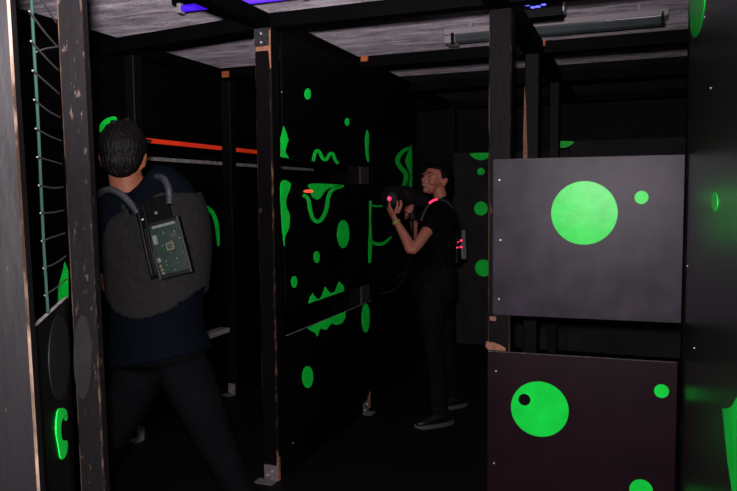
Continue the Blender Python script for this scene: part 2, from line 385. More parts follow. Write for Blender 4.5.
# ------------------------------------------------------------ beams
def beam(label, *a, group='black ceiling beams of the maze'):
    bm = B(*a, bev=.003); o = obj('ceiling_beam', bm, 'beam'); return tag(o, label, 'beam', group)
bz0, bz1 = 2.388, 2.462
def abeam(label, *a):
    t = thing('ceiling_beam', ((a[0]+a[1])/2, (a[2]+a[3])/2, a[4]), label, 'beam', 'black ceiling beams of the maze')
    obj('timber', B(*a, bev=.003), 'beam', t); return t
b1 = abeam('black beam running away over the tall green-marked partition', -1.862, -1.775, 1.2, 6.96, bz0, bz1)
b2 = abeam('black beam running away over the man', -2.95, -2.86, 1.2, 6.96, bz0, bz1)
b3 = abeam('black beam running away above the grey-lit panels', -.665, -.552, 1.2, 6.96, bz0, bz1)
c1 = abeam('black cross beam from the man\'s side to the perforated strap post', -2.86, -1.862, 3.24, 3.33, bz0, bz1)
c2 = abeam('black cross beam between the strap post and the front right post', -1.775, -.665, 3.24, 3.33, bz0, bz1)
c3 = abeam('short black cross beam from the front right post to the right-hand wall', -.552, .204, 3.24, 3.33, bz0, bz1)
c4 = abeam('second black cross beam, left of the partition', -2.86, -1.862, 4.48, 4.57, bz0, bz1)
c5 = abeam('second black cross beam, over the woman', -1.775, -.665, 4.48, 4.57, bz0, bz1)
c6 = abeam('second black cross beam, at the right under the long lamp', -.552, 1.0, 4.48, 4.57, bz0, bz1)
c7 = abeam('third black cross beam, behind the woman', -1.775, -.665, 5.65, 5.77, bz0, bz1)
c8 = abeam('third black cross beam, at the far right', -.552, 1.4, 5.65, 5.77, bz0, bz1)
c9 = abeam('third black cross beam, far left above the red strip', -4.6, -2.94, 5.65, 5.77, bz0, bz1)  # red strip: red light on the board edge, put in as glowing bar
c10 = abeam('farthest black cross beam over the far partitions', -4.6, 1.4, 6.961, 7.06, bz0, bz1)
for v in c1.children[0].data.vertices:
    if v.co.x < 0: v.co.z -= .045
def shim(par, *a): obj('bare_wood_shim', B(*a), 'orange', par)
shim(c5, -1.755, -1.705, 4.468, 4.4795, 2.425, 2.462)
shim(c4, -2.845, -2.79, 4.468, 4.4795, 2.392, 2.435)
shim(b3, -.572, -.540, 4.468, 4.4795, 2.43, 2.466)

# ------------------------------------------------------------ partitions
def panel(name, label, bm, m='panel', group=None, loc=None, cat='partition'):
    xs = [v.co for v in bm.verts]
    l = loc or (sum(c.x for c in xs)/len(xs), sum(c.y for c in xs)/len(xs), min(c.z for c in xs))
    t = thing(name, l, label, cat, group); obj('board', bm, m, t); return t
def xboard(x0, x1, y0, y1, z0, z1, top=True, bot=False):
    bm = bmesh.new(); box(bm, x0, x1, y0, y1, z0, z1); bm.normal_update()
    bmesh.ops.recalc_face_normals(bm, faces=bm.faces)
    for f in bm.faces:
        if (f.normal.z > .5 and top) or (f.normal.z < -.5 and bot): f.material_index = 1
    return bm
XA = -1.752
PA = Plane((XA, 0, 0), (1, 0, 0))
GA = 'boards of the tall green-marked partition'
up = panel('partition_board', 'topmost black board of the left partition, green diamond and squiggle along its lower edge', xboard(-1.7645, XA, 3.33, 4.655, 1.722, 2.387, False, True), ['panel', 'edge'], GA)
PA.poly(up, [(283.5, 126), (286.5, 134), (288.3, 140), (286, 147), (285, 152), (288.7, 158.2), (284, 157.6), (280.6, 157), (280.4, 138)], smooth=False)
PA.ell(up, 307.5, 94, 3.1, 5.6); PA.ell(up, 347, 122, 2.3, 4)
PA.stroke(up, [(313, 161), (315, 153), (317, 150.5), (320, 153), (322, 158), (325, 160), (328, 157), (330, 153.5), (333, 154.5), (335, 160), (338, 163.5)], 3)
PA.poly(up, [(367, 130), (368.8, 137), (368.3, 150), (369, 161), (367, 160), (365.5, 151), (365, 139)])
md = panel('partition_board', 'middle black board of the left partition, with green wave, loop and teeth', xboard(-1.7645, XA, 3.33, 4.655, .902, 1.600, True, True), ['panel', 'edge'], GA)
PA.poly(md, [(280.6, 182.6), (290, 182.9), (289.5, 190), (286, 199), (286.5, 207), (289.5, 216), (288.5, 229), (285, 236), (284.3, 246), (283, 240), (281, 215)])
PA.poly(md, [(310, 183.8), (341, 184.8), (341.5, 187.5), (331, 187.5), (325, 191), (321, 197), (317, 199.5), (312, 197), (310.5, 191)])
PA.stroke(md, [(303, 195), (308, 199), (310, 210), (313, 219), (318, 221.5), (323, 217), (326.5, 208), (328, 198), (331, 191), (336, 187.5), (341, 186.5)], 3.6)
PA.ell(md, 308, 191.2, 4.5, 1.5, mat('scarlet laser spot glow', (.6, .03, .01), .4, emis=(1, .07, .03), estr=1.6), 'red_light_spot', th=.005); PA.ell(md, 343, 234, 6, 14); PA.ell(md, 316.5, 257, 3, 6); PA.ell(md, 294, 282, 3, 6)  # scarlet spot is projected laser light, put on as a glowing disc
PA.poly(md, [(308, 303.5), (310, 297), (312.5, 293), (315, 297), (317, 299), (319.5, 298.5), (321.5, 296.5), (325, 286.5), (330.5, 293.5), (335, 291.5), (338.5, 281.7), (343, 285), (344.2, 291), (326, 297.4)], smooth=False)
lo = panel('partition_board', 'lowest black board of the left partition, green drips under its top edge', xboard(-1.7645, XA, 3.33, 4.655, .01, .772), ['panel', 'edge'], GA)
PA.poly(lo, [(307, 328), (311, 331), (315, 333), (317, 336.5), (320, 328.5), (326, 330), (331, 323.5), (336, 325), (342, 323), (345.2, 317.5), (345.3, 311.5), (325, 319.8)], smooth=False)
PA.ell(lo, 307.5, 377, 5.5, 11); PA.ell(lo, 365.6, 318, 4, 14.5)
PA.screw(up, 281.5, 92); PA.screw(lo, 293, 443)
# tie blocks filling the slots at the second post
for (z0, z1, w) in ((1.602, 1.72, 'upper'), (.774, .900, 'lower')):
    tag(obj('spacer_block', B(-1.7645, XA-.001, 4.44, 4.60, z0, z1, bev=.002), mat('brown black block '+w, (.022, .018, .017), .6, noise_amt=.3)), 'dark wooden block closing the far end of the %s slot in the partition' % w, 'block')
bc = panel('partition_board', 'black board behind the woman\'s gun with green smile and wavy green outline', xboard(-1.7645, XA, 4.66, 5.72, .01, 2.387), ['panel', 'edge'])
PA.stroke(bc, [(370.3, 201), (370, 216), (370.2, 230), (370, 246), (369.6, 263)], [2.5, 1.8, 2.2, 3.5, 2.2])
PA.stroke(bc, [(371.5, 205.2), (377, 206.4), (384.5, 205.2)], 1.7)
PA.stroke(bc, [(371, 241), (376, 244), (384, 243), (391.5, 236.5)], [2.5, 3.2, 3.2, 1.5])
PA.stroke(bc, [(411, 147.5), (405.5, 149.5), (399.5, 155), (397.5, 161), (400, 167), (404.5, 172), (406, 178), (403.5, 187)], [2, 3.4, 4, 4.2, 4.2, 4.2, 4, 4])
PA.poly(bc, [(410.6, 147.5), (411.6, 148), (411.9, 188), (409, 188), (410, 176), (407.5, 168), (405.5, 162), (407, 155)])

XD = -2.945
PD = Plane((XD, 0, 0), (1, 0, 0)); GD = 'boards of the left-hand partition behind the man'
lu = panel('partition_board', 'upper black board behind the man, over the glowing red strip', xboard(-2.96, XD, 2.4, 6.6, 1.905, 2.387, False), ['panel', 'edge'], GD)  # red strip: red light on the board edge, put in as glowing bar
PD.poly(lu, [(99.3, 132), (100, 124.6), (106, 118.5), (115, 116.5), (116.2, 121), (108, 126.5), (103, 131.5)])
ll = panel('partition_board', 'lower black board behind the man with a green arch, grey top edge', xboard(-2.96, XD, 2.4, 6.6, .01, 1.786), ['panel', 'edge'], GD)
obj('edge_strip', B(XD+.0005, XD+.006, 3.5, 6.2, 1.762, 1.786), 'edge', ll)
PD.stroke(ll, [(190, 207.5), (200, 206.5), (208, 209), (214, 216), (217, 228), (218.3, 246)], [3.5, 4.5, 4.5, 4.2, 4, 2.5])
PD.poly(ll, [(64.5, 262), (68, 270), (68, 300), (58, 304.5), (58, 288.6)], smooth=False)
t = thing('red_lit_edge', (XD, 4.6, 1.87), 'long glowing red strip under the upper board behind the man', 'light strip')  # red light falling on the board edge, put in as a glowing bar
obj('edge_glow', B(-2.953, -2.938, 3.50, 6.2, 1.874, 1.9045, bev=.003), 'red_edge_glow', t)
obj('backing', B(-2.96, -2.954, 3.50, 6.2, 1.872, 1.9045), 'plastic', t)
tag(obj('ledge', B(-2.943, -2.86, 3.69, 4.52, .50, .535, bev=.003), 'edge'), 'narrow grey ledge low between two posts beside the man', 'ledge')

YR = 3.312
PR = Plane((-.633, YR-.005, 0), (.047, -1, 0))
def yawed(bm):                                                 # both front boards hang a little askew on their post
    for v in bm.verts: v.co.y += (v.co.x+.633)*.047 - .005
    return bm
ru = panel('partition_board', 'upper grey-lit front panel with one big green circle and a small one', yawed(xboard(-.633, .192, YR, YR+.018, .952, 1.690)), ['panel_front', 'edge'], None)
PR.circ(ru, 584, 213, .1445); PR.circ(ru, 641.5, 197.5, .029)
for x, y in ((499.5, 180), (499, 299), (500.5, 240)): PR.screw(ru, x, y, .0045)
rl = panel('partition_board', 'lower dark front panel with a green circle that has a black dot', yawed(xboard(-.655, .182, YR, YR+.018, .02, .772)), [mat('black panel with violet tint', (.0074, .002, .0040), .42, noise_amt=.3, scale=6, bump=.05, bscale=5, spec=.05), 'edge'], None)
PR.circ(rl, 539.5, 409, .133); PR.circ(rl, 524.5, 399.5, .028, 'hole', 'black_dot', th=.0034); PR.circ(rl, 661.5, 391, .031); PR.circ(rl, 641, 490, .05)
for x, y in ((496, 371), (494, 463)): PR.screw(rl, x, y, .0045)

PWL = Plane((.205, 0, 0), (-1, 0, 0))
rw = panel('partition_wall_panel', 'tall glossy black panel along the right edge with partial green shapes', xboard(.205, .225, 1.2, 3.40, .01, 2.44, False), ['panel_gloss', 'edge'])
PWL.poly(rw, [(690.2, -60), (690.4, 20), (692, 33), (695, 38), (699.5, 32), (703, 18), (705.5, -5), (705, -60)])
PWL.ell(rw, 715.3, 202, 2.8, 10.2)
PWL.poly(rw, [(723, 408), (728, 409), (733, 406), (738, 397), (750, 388), (762, 384), (762, 530), (740, 515), (733, 491), (729, 465), (726, 437)], smooth=False)
for x, y in ((705, 17), (711, 88), (687.5, 266), (694.5, 348)): PWL.screw(rw, x, y, .003)

PK = Plane((0, 6.9, 0), (0, -1, 0)); GK = 'far partition boards'
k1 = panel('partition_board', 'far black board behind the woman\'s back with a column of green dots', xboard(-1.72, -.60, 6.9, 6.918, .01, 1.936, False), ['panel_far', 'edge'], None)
PK.poly(k1, [(470.5, 153.6), (491, 153.2), (489, 157), (485, 159.3), (480, 160.2), (475, 158.5)])
PK.circ(k1, 481, 171.5, .036); PK.circ(k1, 481, 208.5, .068); PK.circ(k1, 483.5, 268, .085)
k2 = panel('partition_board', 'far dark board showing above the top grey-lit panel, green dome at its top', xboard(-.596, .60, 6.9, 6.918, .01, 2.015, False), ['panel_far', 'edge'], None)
PK.poly(k2, [(552.5, 142), (573, 141.4), (570, 145.5), (564, 147.8), (558, 147)])

# near low panel under the wire mesh, on the slanted line between the two near posts
p0 = W(46, 316, 1.27); p1 = W(66, 299.5, 1.5)
dl = (p1-p0); dl.z = 0; dl.normalize(); nl = Vector((dl.y, -dl.x, 0))
if nl.dot(CP-p0) < 0: nl = -nl
ztop = (p0.z+p1.z)/2
PN = Plane((p0.x, p0.y, 0), nl)
sA = Vector((p0.x, p0.y, 0)) - dl*.10; sB = Vector((p1.x, p1.y, 0)) + dl*.03
bm = bmesh.new(); obox(bm, (sA+sB)/2 - nl*.004 + ZZ*(ztop/2+.005), (sB-sA)/2, nl*.004, ZZ*(ztop/2-.005)); bm.normal_update()
bmesh.ops.recalc_face_normals(bm, faces=bm.faces)
for f in bm.faces:
    if f.normal.z > .5: f.material_index = 1
np_ = panel('low_partition_board', 'narrow low black board under the wire mesh with grey oval and green crescent', bm, ['panel', 'edge'])
PN.ell(np_, 58.5, 357.5, 10.5, 43, 'grey_disc', 'grey_oval')
PN.poly(np_, [(55, 430), (56.5, 412), (60, 408), (65, 410), (66.5, 417), (65.5, 421), (62.5, 418), (60.5, 422), (60, 432), (61.5, 440), (66, 441), (66.5, 449), (64, 457), (60, 459), (57.5, 447)])
PQ = Plane((fl.x, fl.y, 0), -nL)
PQ.ell(pL, 83, 357, 9, 42, 'grey_disc', 'grey_oval')  # flat grey oval on the post face, matching the one on the board
# wire mesh above it
wm = thing('wire_mesh', (p0.x, p0.y, ztop), 'wire mesh with a green cord between the two near left posts', 'mesh')
zt = 2.25
bm = bmesh.new(); tube(bm, [W(48, 312, 1.27), W(43.5, 240, 1.27), W(38, 120, 1.27), W(33, 30, 1.27), W(28.5, -60, 1.27)], .0028, 8, 3); obj('green_cord', bm, 'cord', wm)
zz = ztop + .04; k = 0
cords = []
while zz < 2.1:
    t_ = (zz-ztop)/.8
    a = Vector((p0.x, p0.y, zz+.0)) - dl*(.0 + .05*t_) ; b = Vector((p1.x, p1.y, zz)) + dl*.02
    mid = (a+b)/2 - ZZ*(.0015+.002*math.sin(k*2.1))
    bm = bmesh.new(); tube(bm, [a, mid, b], .0017, 6, 3); obj('wire', bm, 'wire', wm); zz += .0495; k += 1
bm = bmesh.new(); tube(bm, [W(36, 52, 1.28), W(46, 48.5, 1.36), W(59, 46.5, 1.47)], .0015, 6, 3); obj('wire', bm, 'wire', wm)

# ------------------------------------------------------------ lamps under the ceiling
def uv_lamp(name, label, x0, x1, y, z, glow):
    t = thing(name, ((x0+x1)/2, y, z), label, 'lamp')
    obj('housing', B(x0-.05, x1+.05, y-.0, y+.08, z+.03, z+.075, bev=.006), 'plastic', t)
    if glow:
        bm = bmesh.new(); cyl(bm, (x0+.03, y+.01, z), (x1-.03, y+.01, z), .022, 18); obj('tube', bm, 'uv', t, True)
    for x in (x0+.1, x1-.1): obj('hanger', B(x-.01, x+.01, y+.03, y+.05, z+.07, ceil_z), 'plastic', t)
    for x in (x0, x1):
        s = 1 if x == x0 else -1
        obj('tube_holder', B(min(x, x+s*.028), max(x, x+s*.028), y-.016, y+.036, z-.028, z+.032, bev=.004), 'white_cap', t)
    return t
uv_lamp('ultraviolet_lamp', 'violet glowing tube lamp above the beams at the top left', -2.76, -1.85, 3.84, 2.725, True)
t = thing('lamp_box', (-.59, 4.4, 2.6), 'black lamp box with blue dots at the top, above the front right post', 'lamp')
q = [W(502, -18, 4.55), W(562, -24, 4.55)]
x0, x1 = -.80, -.425
obj('housing', B(x0, x1, 4.30, 4.42, 2.565, 2.685, bev=.006), 'plastic', t)
for x in (x0+.06, x1-.06): obj('hanger', B(x-.008, x+.008, 4.36, 4.376, 2.68, ceil_z), 'plastic', t)
obj('end_cap', B(x1, x1+.012, 4.31, 4.41, 2.59, 2.70, bev=.003), 'grey_metal', t)
PB = Plane((0, 4.30, 0), (0, -1, 0))
for x, y, w in ((527, 5, 3.2), (533, 7.4, 2.6), (538, 6.6, 2.8), (543.5, 4.6, 2.6)):
    PB.ell(t, x, y, w, 1.1, 'blue', 'blue_light', th=.003)
# long dark fluorescent fitting
t = thing('strip_lamp', (-.7, 5.6, 2.72), 'long unlit strip lamp with smoked cover under the ceiling at the right', 'lamp')
sx0, sx1 = -1.44, .19
bm = bmesh.new()
prof = [(0, .0), (.03, -.035), (.075, -.045), (.12, -.035), (.15, 0), (.15, .012), (0, .012)]
ra, rb = [[bm.verts.new((x, 5.46+py, 2.76+pz)) for py, pz in prof] for x in (sx0+.06, sx1-.02)]
for i in range(len(prof)): bm.faces.new((ra[i], ra[(i+1) % 7], rb[(i+1) % 7], rb[i]))
bm.faces.new(ra); bm.faces.new(rb[::-1]); obj('cover', bm, 'glass', t)
obj('housing', B(sx0, sx1, 5.44, 5.63, 2.772, 2.82, bev=.008), 'grey_metal', t)
for x in (sx0+.2, sx1-.2): obj('hanger', B(x-.01, x+.01, 5.52, 5.54, 2.81, ceil_z), 'grey_metal', t)
obj('end_cap', B(sx0, sx0+.09, 5.45, 5.62, 2.71, 2.771, bev=.01), 'grey_metal', t)
obj('clip', B(sx0+.06, sx0+.085, 5.44, 5.47, 2.70, 2.79, bev=.004), 'plastic', t)
obj('clip', B(sx1-.05, sx1-.03, 5.44, 5.47, 2.70, 2.80, bev=.004), 'plastic', t)

# ------------------------------------------------------------ people
def hand(bm, wrist, palm, side, up_, curl, tipdir, s=1.0):
    """palm centre with four curled fingers and a thumb; side = towards the little finger"""
    d = (palm-wrist).normalized()
    side = (side - d*side.dot(d)).normalized(); n = up_ - d*up_.dot(d) - side*up_.dot(side); n.normalize()
    loft(bm, [(wrist, .026*s, .019*s), (wrist+d*.03*s, .033*s, .017*s), (palm, .040*s, .016*s), (palm+d*.035*s, .038*s, .014*s)], side, 14, 3)
    kn = palm + d*.038*s
    for i, L in enumerate((.072, .080, .074, .058)):
        a = kn + side*(-.030+.020*i)*s
        p1_ = a + (d*math.cos(curl*.5) + n*math.sin(curl*.5))*L*.45*s
        p2_ = p1_ + (d*math.cos(curl*1.2) + n*math.sin(curl*1.2))*L*.33*s
        p3_ = p2_ + (d*math.cos(curl*1.8) + n*math.sin(curl*1.8))*L*.25*s
        loft(bm, [(a-d*.015, .0085*s, .0085*s), (p1_, .008*s, .008*s), (p2_, .0075*s, .0075*s), (p3_, .0065*s, .0065*s)], None, 8, 2)
    a = palm - side*.026*s - d*.028*s
    p1_ = a + (d*.5 - side*.8 + n*.5)*.042*s; p2_ = p1_ + (d*.75 - side*.25 + n*.6)*.034*s; p3_ = p2_ + (d*.9 + n*.4)*.022*s
    loft(bm, [(a, .013*s, .013*s), (p1_, .011*s, .011*s), (p2_, .0095*s, .0095*s), (p3_, .008*s, .008*s)], None, 8, 2)

def limb(bm, P, side=None, n=16): loft(bm, [(Vector(p), r1, r2) for p, r1, r2 in P], side, n, 4)

def head(bm, c, f, u, s=1.0, female=False):
    """c: middle of the head, f: facing, u: up"""
    sd = u.cross(f).normalized(); ax = (sd, f, u)
    def P(a, b, h): return c + sd*a*s + f*b*s + u*h*s
    ball(bm, P(0, -.012, .030), (.074*s, .092*s, .083*s), ax, seg=32)       # skull
    ball(bm, P(0, .026, .010), (.064*s, .066*s, .080*s), ax, seg=28)        # face
    ball(bm, P(0, .040, -.045), (.047*s, .045*s, .052*s), ax)               # jaw
    ball(bm, P(0, .068, -.080), (.019*s, .017*s, .017*s), ax)               # chin
    for k in (-1, 1):
        ball(bm, P(k*.038, .055, -.020), (.023*s, .026*s, .026*s), ax)      # cheek
        ball(bm, P(k*.030, .078, .026), (.024*s, .012*s, .009*s), ax)       # brow
        e = P(k*.073, -.012, -.010); ball(bm, e, (.010*s, .018*s, .030*s), (sd, (f+u*.2).normalized(), (u-f*.2).normalized()))
        ball(bm, P(k*.078, -.020, .004), (.010*s, .014*s, .020*s), ax)
    loft(bm, [(P(0, .082, .022), .008*s, .006*s), (P(0, .096, -.003), .009*s, .009*s), (P(0, .106, -.020), .013*s, .010*s), (P(0, .094, -.028), .014*s, .008*s)], sd, 12, 3)
    ball(bm, P(0, .090, -.044), (.023*s, .010*s, .0055*s), ax); ball(bm, P(0, .087, -.056), (.020*s, .010*s, .0065*s), ax)

# ---- the woman with the gun
a_ = R_(22)
wf = (-R0*math.cos(a_) - F0*math.sin(a_)).normalized()          # she faces the partition
wsd = ZZ.cross(wf).normalized()                                  # towards her left side, which is nearer
wroot = thing('person', (-1.27, 4.65, 0), 'woman in black T-shirt and black trousers aiming a dark laser gun, yellow wristband', 'person')
T = 4.70
hc = W(436.0, 180.5, T); hu = (ZZ*.97 - wf*.22).normalized(); a2 = R_(33)
hf = (-R0*math.cos(a2) - F0*math.sin(a2)); hf = (hf - hu*hf.dot(hu)).normalized()
nb = W(443, 206, T)
def wtorso(g, side=wsd, low=True):
    S_ = [(W(442.5, 204, T), .060+g, .055+g), (W(441, 209, T), .135+g, .078+g), (W(438.5, 222, T), .165+g, .098+g), (W(437, 236, T), .155+g, .108+g),
          (W(437, 252, T), .132+g, .096+g), (W(437, 266, T), .137+g, .104+g)]
    if low: S_ += [(W(436, 278, T), .150+g, .115+g), (W(436, 288, T), .11+g, .08+g)]
    return S_
shN, elN, wrN = W(441, 213, 4.555), W(412.5, 250, 4.45), W(396.5, 222, 4.50)
shF, elF, wrF = W(438, 213, 4.87), W(419, 240, 4.97), W(412, 216, 4.80)
bm = bmesh.new(); loft(bm, wtorso(-.012), wsd, 26, 4)
head(bm, hc, hf, hu, 1.03)
limb(bm, [(W(441.5, 207, T), .052, .052), (W(440.5, 199, T), .044, .046), (hc - hu*.03 - hf*.025, .046, .05)])
limb(bm, [(shN, .045, .045), (shN.lerp(elN, .5), .039, .042), (elN, .032, .034), (elN.lerp(wrN, .35), .033, .035), (wrN, .022, .019)])
limb(bm, [(shF, .045, .045), (shF.lerp(elF, .5), .039, .042), (elF, .032, .034), (elF.lerp(wrF, .35), .033, .035), (wrF, .022, .019)])
pal = W(391.5, 213, 4.52); hand(bm, wrN, pal, (-R0*.35 + F0*.9), R0*.5+ZZ*.8, .75, None, .95)
limb(bm, [(W(398, 212, 4.47), .013, .013), (W(401, 206, 4.455), .011, .011), (W(400.5, 201, 4.45), .009, .009)])
palF = W(408.5, 209.5, 4.70); hand(bm, wrF, palF, (R0*.4 + F0*.5 + ZZ*.1), -F0, 1.1, None, .9)
LN = [(W(433, 290, 4.60), .088, .100), (W(431.5, 318, 4.60), .078, .090), (W(434, 350, 4.61), .058, .062), (W(437, 375, 4.62), .055, .060), (W(440.5, 408, 4.63), .036, .042)]
LFr = [(W(440, 290, 4.82), .085, .100), (W(443, 318, 4.86), .075, .088), (W(447, 350, 4.92), .056, .062), (W(451, 372, 4.97), .050, .056), (W(455, 395, 5.02), .036, .042)]
limb(bm, [(p, a-.014, b-.014) for p, a, b in LN], wsd); limb(bm, [(p, a-.014, b-.014) for p, a, b in LFr], wsd)
for an in (LN[-1][0], LFr[-1][0]):                                # bare feet inside the shoes
    g = Vector((an.x, an.y, .045)); loft(bm, [(g - wf*.03, .028, .03), (g + wf*.08 - ZZ*.008, .034, .022), (g + wf*.16 - ZZ*.014, .030, .014)], wsd, 12, 3)
    limb(bm, [(an, .034, .036), (g, .03, .032)])
obj('body', fuse(bm, .0055, 3), 'skin', wroot, True)
# face details
sdh = hu.cross(hf).normalized()
def HP(a, b, h, s=1.03): return hc + sdh*a*s + hf*b*s + hu*h*s
for k in (-1, 1):
    bm = bmesh.new(); ball(bm, HP(k*.030, .081, .010), (.0115, .006, .0048), (sdh, hf, hu)); obj('eye', bm, 'eye', wroot, True)
    bm = bmesh.new(); loft(bm, [(HP(k*.015, .092, .027), .002, .003), (HP(k*.032, .089, .033), .002, .0035), (HP(k*.048, .077, .028), .0015, .002)], hf, 8, 3); obj('eyebrow', bm, 'hair', wroot, True)
bm = bmesh.new(); ball(bm, HP(0, .0915, -.050), (.018, .010, .0035), (sdh, hf, hu)); obj('teeth', bm, 'teeth', wroot, True)
bm = bmesh.new(); ball(bm, HP(0, .092, -.044), (.021, .010, .003), (sdh, hf, hu)); ball(bm, HP(0, .090, -.057), (.018, .010, .0045), (sdh, hf, hu)); obj('lips', bm, 'lips', wroot, True)
# hair pulled back
bm = bmesh.new()
ball(bm, HP(0, -.026, .038), (.083, .094, .090), (sdh, hf, hu), seg=32)
ball(bm, HP(0, .010, .075), (.066, .066, .040), (sdh, hf, hu))
ball(bm, HP(0, -.075, -.010), (.060, .045, .055), (sdh, hf, hu))
ball(bm, HP(0, -.115, -.030), (.035, .035, .045), (sdh, hf, hu))
for k in (-1, 1): ball(bm, HP(k*.066, -.030, .035), (.014, .050, .045), (sdh, hf, hu))
bmesh.ops.recalc_face_normals(bm, faces=bm.faces)
obj('hair', fuse(bm, .006, 2), 'hair', wroot, True)
# T-shirt
bm = bmesh.new(); loft(bm, wtorso(.006, low=False) + [(W(436.5, 274, T), .155, .118)], wsd, 28, 4)
for sh, el in ((shN, elN), (shF, elF)):
    limb(bm, [(sh + (nb-sh)*.3, .062, .060), (sh, .058, .058), (sh.lerp(el, .22), .055, .058), (sh.lerp(el, .38), .052, .056)])
obj('t_shirt', fuse(bm, .007, 4), 'shirt', wroot, True)
bm = bmesh.new(); loft(bm, [(W(436.5, 268, T), .150, .118), (W(435, 282, T), .175, .145), (W(435, 296, T), .165, .145), (W(435, 304, T), .12, .12)], wsd, 28, 4)
limb(bm, LN[:-1] + [(W(439, 409, 4.63), .054, .062)], wsd); limb(bm, LFr[:-1] + [(W(453.5, 395, 5.02), .050, .058)], wsd)
obj('trousers', fuse(bm, .008, 3), 'trouser', wroot, True)
def shoe(root, an, f, L=.27):
    sd = ZZ.cross(f).normalized(); g = Vector((an.x, an.y, 0)) - f*.05
    bm = bmesh.new()
    loft(bm, [(g + ZZ*.055, .036, .036), (g + f*.05 + ZZ*.062, .040, .046), (g + f*.12 + ZZ*.050, .042, .034), (g + f*.19 + ZZ*.040, .044, .024), (g + f*(L-.05) + ZZ*.036, .034, .018)], sd, 20, 4)
    limb(bm, [(g + f*.03 + ZZ*.06, .038, .04), (g + f*.035 + ZZ*.105, .04, .042)])
    sh = obj('shoe', fuse(bm, .006, 2), 'shoe', root, True)
    bm = bmesh.new(); ol = []
    for k in range(28):
        a = 2*math.pi*k/28; x = math.cos(a); w = .043 + .006*x
        ol.append(g + f*(.095 + x*(L/2+.012)) + sd*math.sin(a)*w*(1 if abs(x) < .9 else .9))
    lo_, hi_ = [], []
    for p in ol:
        lift = max(0, (p-g).dot(f)-.20)*.25
        lo_.append(bm.verts.new(p + ZZ*(.001+lift))); hi_.append(bm.verts.new(p + ZZ*(.026+lift)))
    bm.faces.new(lo_[::-1]); bm.faces.new(hi_)
    for k in range(28): bm.faces.new((lo_[k], lo_[(k+1) % 28], hi_[(k+1) % 28], hi_[k]))
    obj('sole', bm, 'sole', sh)
shoe(wroot, LN[-1][0], wf); shoe(wroot, LFr[-1][0], wf)
# laser vest of the woman
bm = bmesh.new()
def shell(S_, side, keep, th, voxel=None):
    b = bmesh.new(); loft(b, S_, side, 96, 22, False)
    bmesh.ops.delete(b, geom=[f for f in b.faces if len(f.verts) > 4 or not keep(f.calc_center_median())], context='FACES')
    b.normal_update(); bmesh.ops.recalc_face_normals(b, faces=b.faces)
    bmesh.ops.solidify(b, geom=list(b.faces), thickness=th); return b
zb_lo, zb_hi = W(436, 274, T).z, W(436, 262, T).z
wvest = obj('laser_vest', shell(wtorso(.016, low=False) + [(W(436.5, 275, T), .165, .130)], wsd, lambda p: (abs((p-nb).dot(wsd)) < .155-.25*max(0, p.z-1.25)) and p.z > zb_lo and p.z < W(438, 214, T).z, .008), 'vest_black', wroot, True)
bm = bmesh.new(); tube(bm, [W(421, 221, 4.5), W(426, 209, 4.52), W(433, 201, 4.56), W(440, 199.5, 4.6), W(448, 203, 4.62), W(454, 213, 4.66), W(456.5, 232, 4.7)], .0095, 10, 5); obj('vest_tube', bm, 'tube', wvest, True)
bm = bmesh.new(); tube(bm, [W(429.5, 203.0, 4.515), W(433, 200.6, 4.53), W(437, 199.2, 4.56)], .0072, 10, 4); obj('red_light_spot', bm, 'red', wvest, True)
bm = bmesh.new(); c = W(458.5, 244, 4.70); obox(bm, c, -wf*.021, wsd*.07, (ZZ*.98+wf*.05).normalized()*.098, bev=.008); pack = obj('battery_pack', bm, 'unit', wvest)
bm = bmesh.new(); c2_ = W(452, 245, 4.70); obox(bm, c2_, -wf*.024, wsd*.095, ZZ*.12, bev=.01); obj('pack_cover', bm, 'plastic', wvest)
for x, y in ((457.5, 242), (461, 240.5), (457, 247.5), (461, 247)):
    bm = bmesh.new(); ball(bm, W(x, y, 4.615), (.010, .010, .007), seg=12); obj('red_light_spot', bm, 'red', pack, True)
# wristband
bm = bmesh.new(); d = (wrN-elN).normalized(); wc = wrN - d*.008
loft(bm, [(wc, .029, .027), (wc + d*.016, .028, .026)], None, 18, 1, False); tag(obj('wristband', bm, 'yellow', wroot, True), 'yellow wristband')

# laser gun
gc = W(391.5, 197.5, 4.56)
g = thing('laser_gun', gc, 'dark rounded laser gun with a red light, held up by the woman', 'toy gun')
gd = (W(384, 197, 4.60)-W(425, 199, 4.70)).normalized(); gs = ZZ.cross(gd).normalized()
bm = bmesh.new()
ball(bm, W(392.5, 198, 4.60), (.085, .078, .083), (gd, gs, ZZ), seg=24)
loft(bm, [(W(396, 194, 4.62), .06, .06), (W(406, 195, 4.64), .055, .062), (W(417, 199, 4.68), .045, .058), (W(424, 201, 4.70), .035, .045)], gs, 18, 4)
loft(bm, [(W(410, 200, 4.66), .022, .03), (W(413, 218, 4.68), .022, .028)], gs, 14, 3)
obj('gun_body', fuse(bm, .007, 2), 'gun', g, True)
bm = bmesh.new(); ball(bm, W(392.5, 198.3, 4.528), (.052, .012, .052), ((R0), F0, ZZ), seg=24); obj('front_lens', bm, 'plastic', g, True)
bm = bmesh.new(); ball(bm, W(389.3, 198.6, 4.512), (.013, .007, .014), (R0, F0, ZZ), seg=16); obj('red_light_spot', bm, 'red', g, True)
bm = bmesh.new(); tube(bm, [W(412, 216, 4.70), W(413, 240, 4.78), W(410, 262, 4.74), W(403, 280, 4.70), W(392, 291, 4.68), W(378, 293, 4.70), W(366, 287, 4.74), W(365, 270, 4.85), W(374, 255, 4.95)][:6] + [W(388, 286, 4.9), W(404, 272, 4.95), W(424, 262, 4.85)], .006, 8, 6)
obj('cable', bm, 'plastic', g, True)

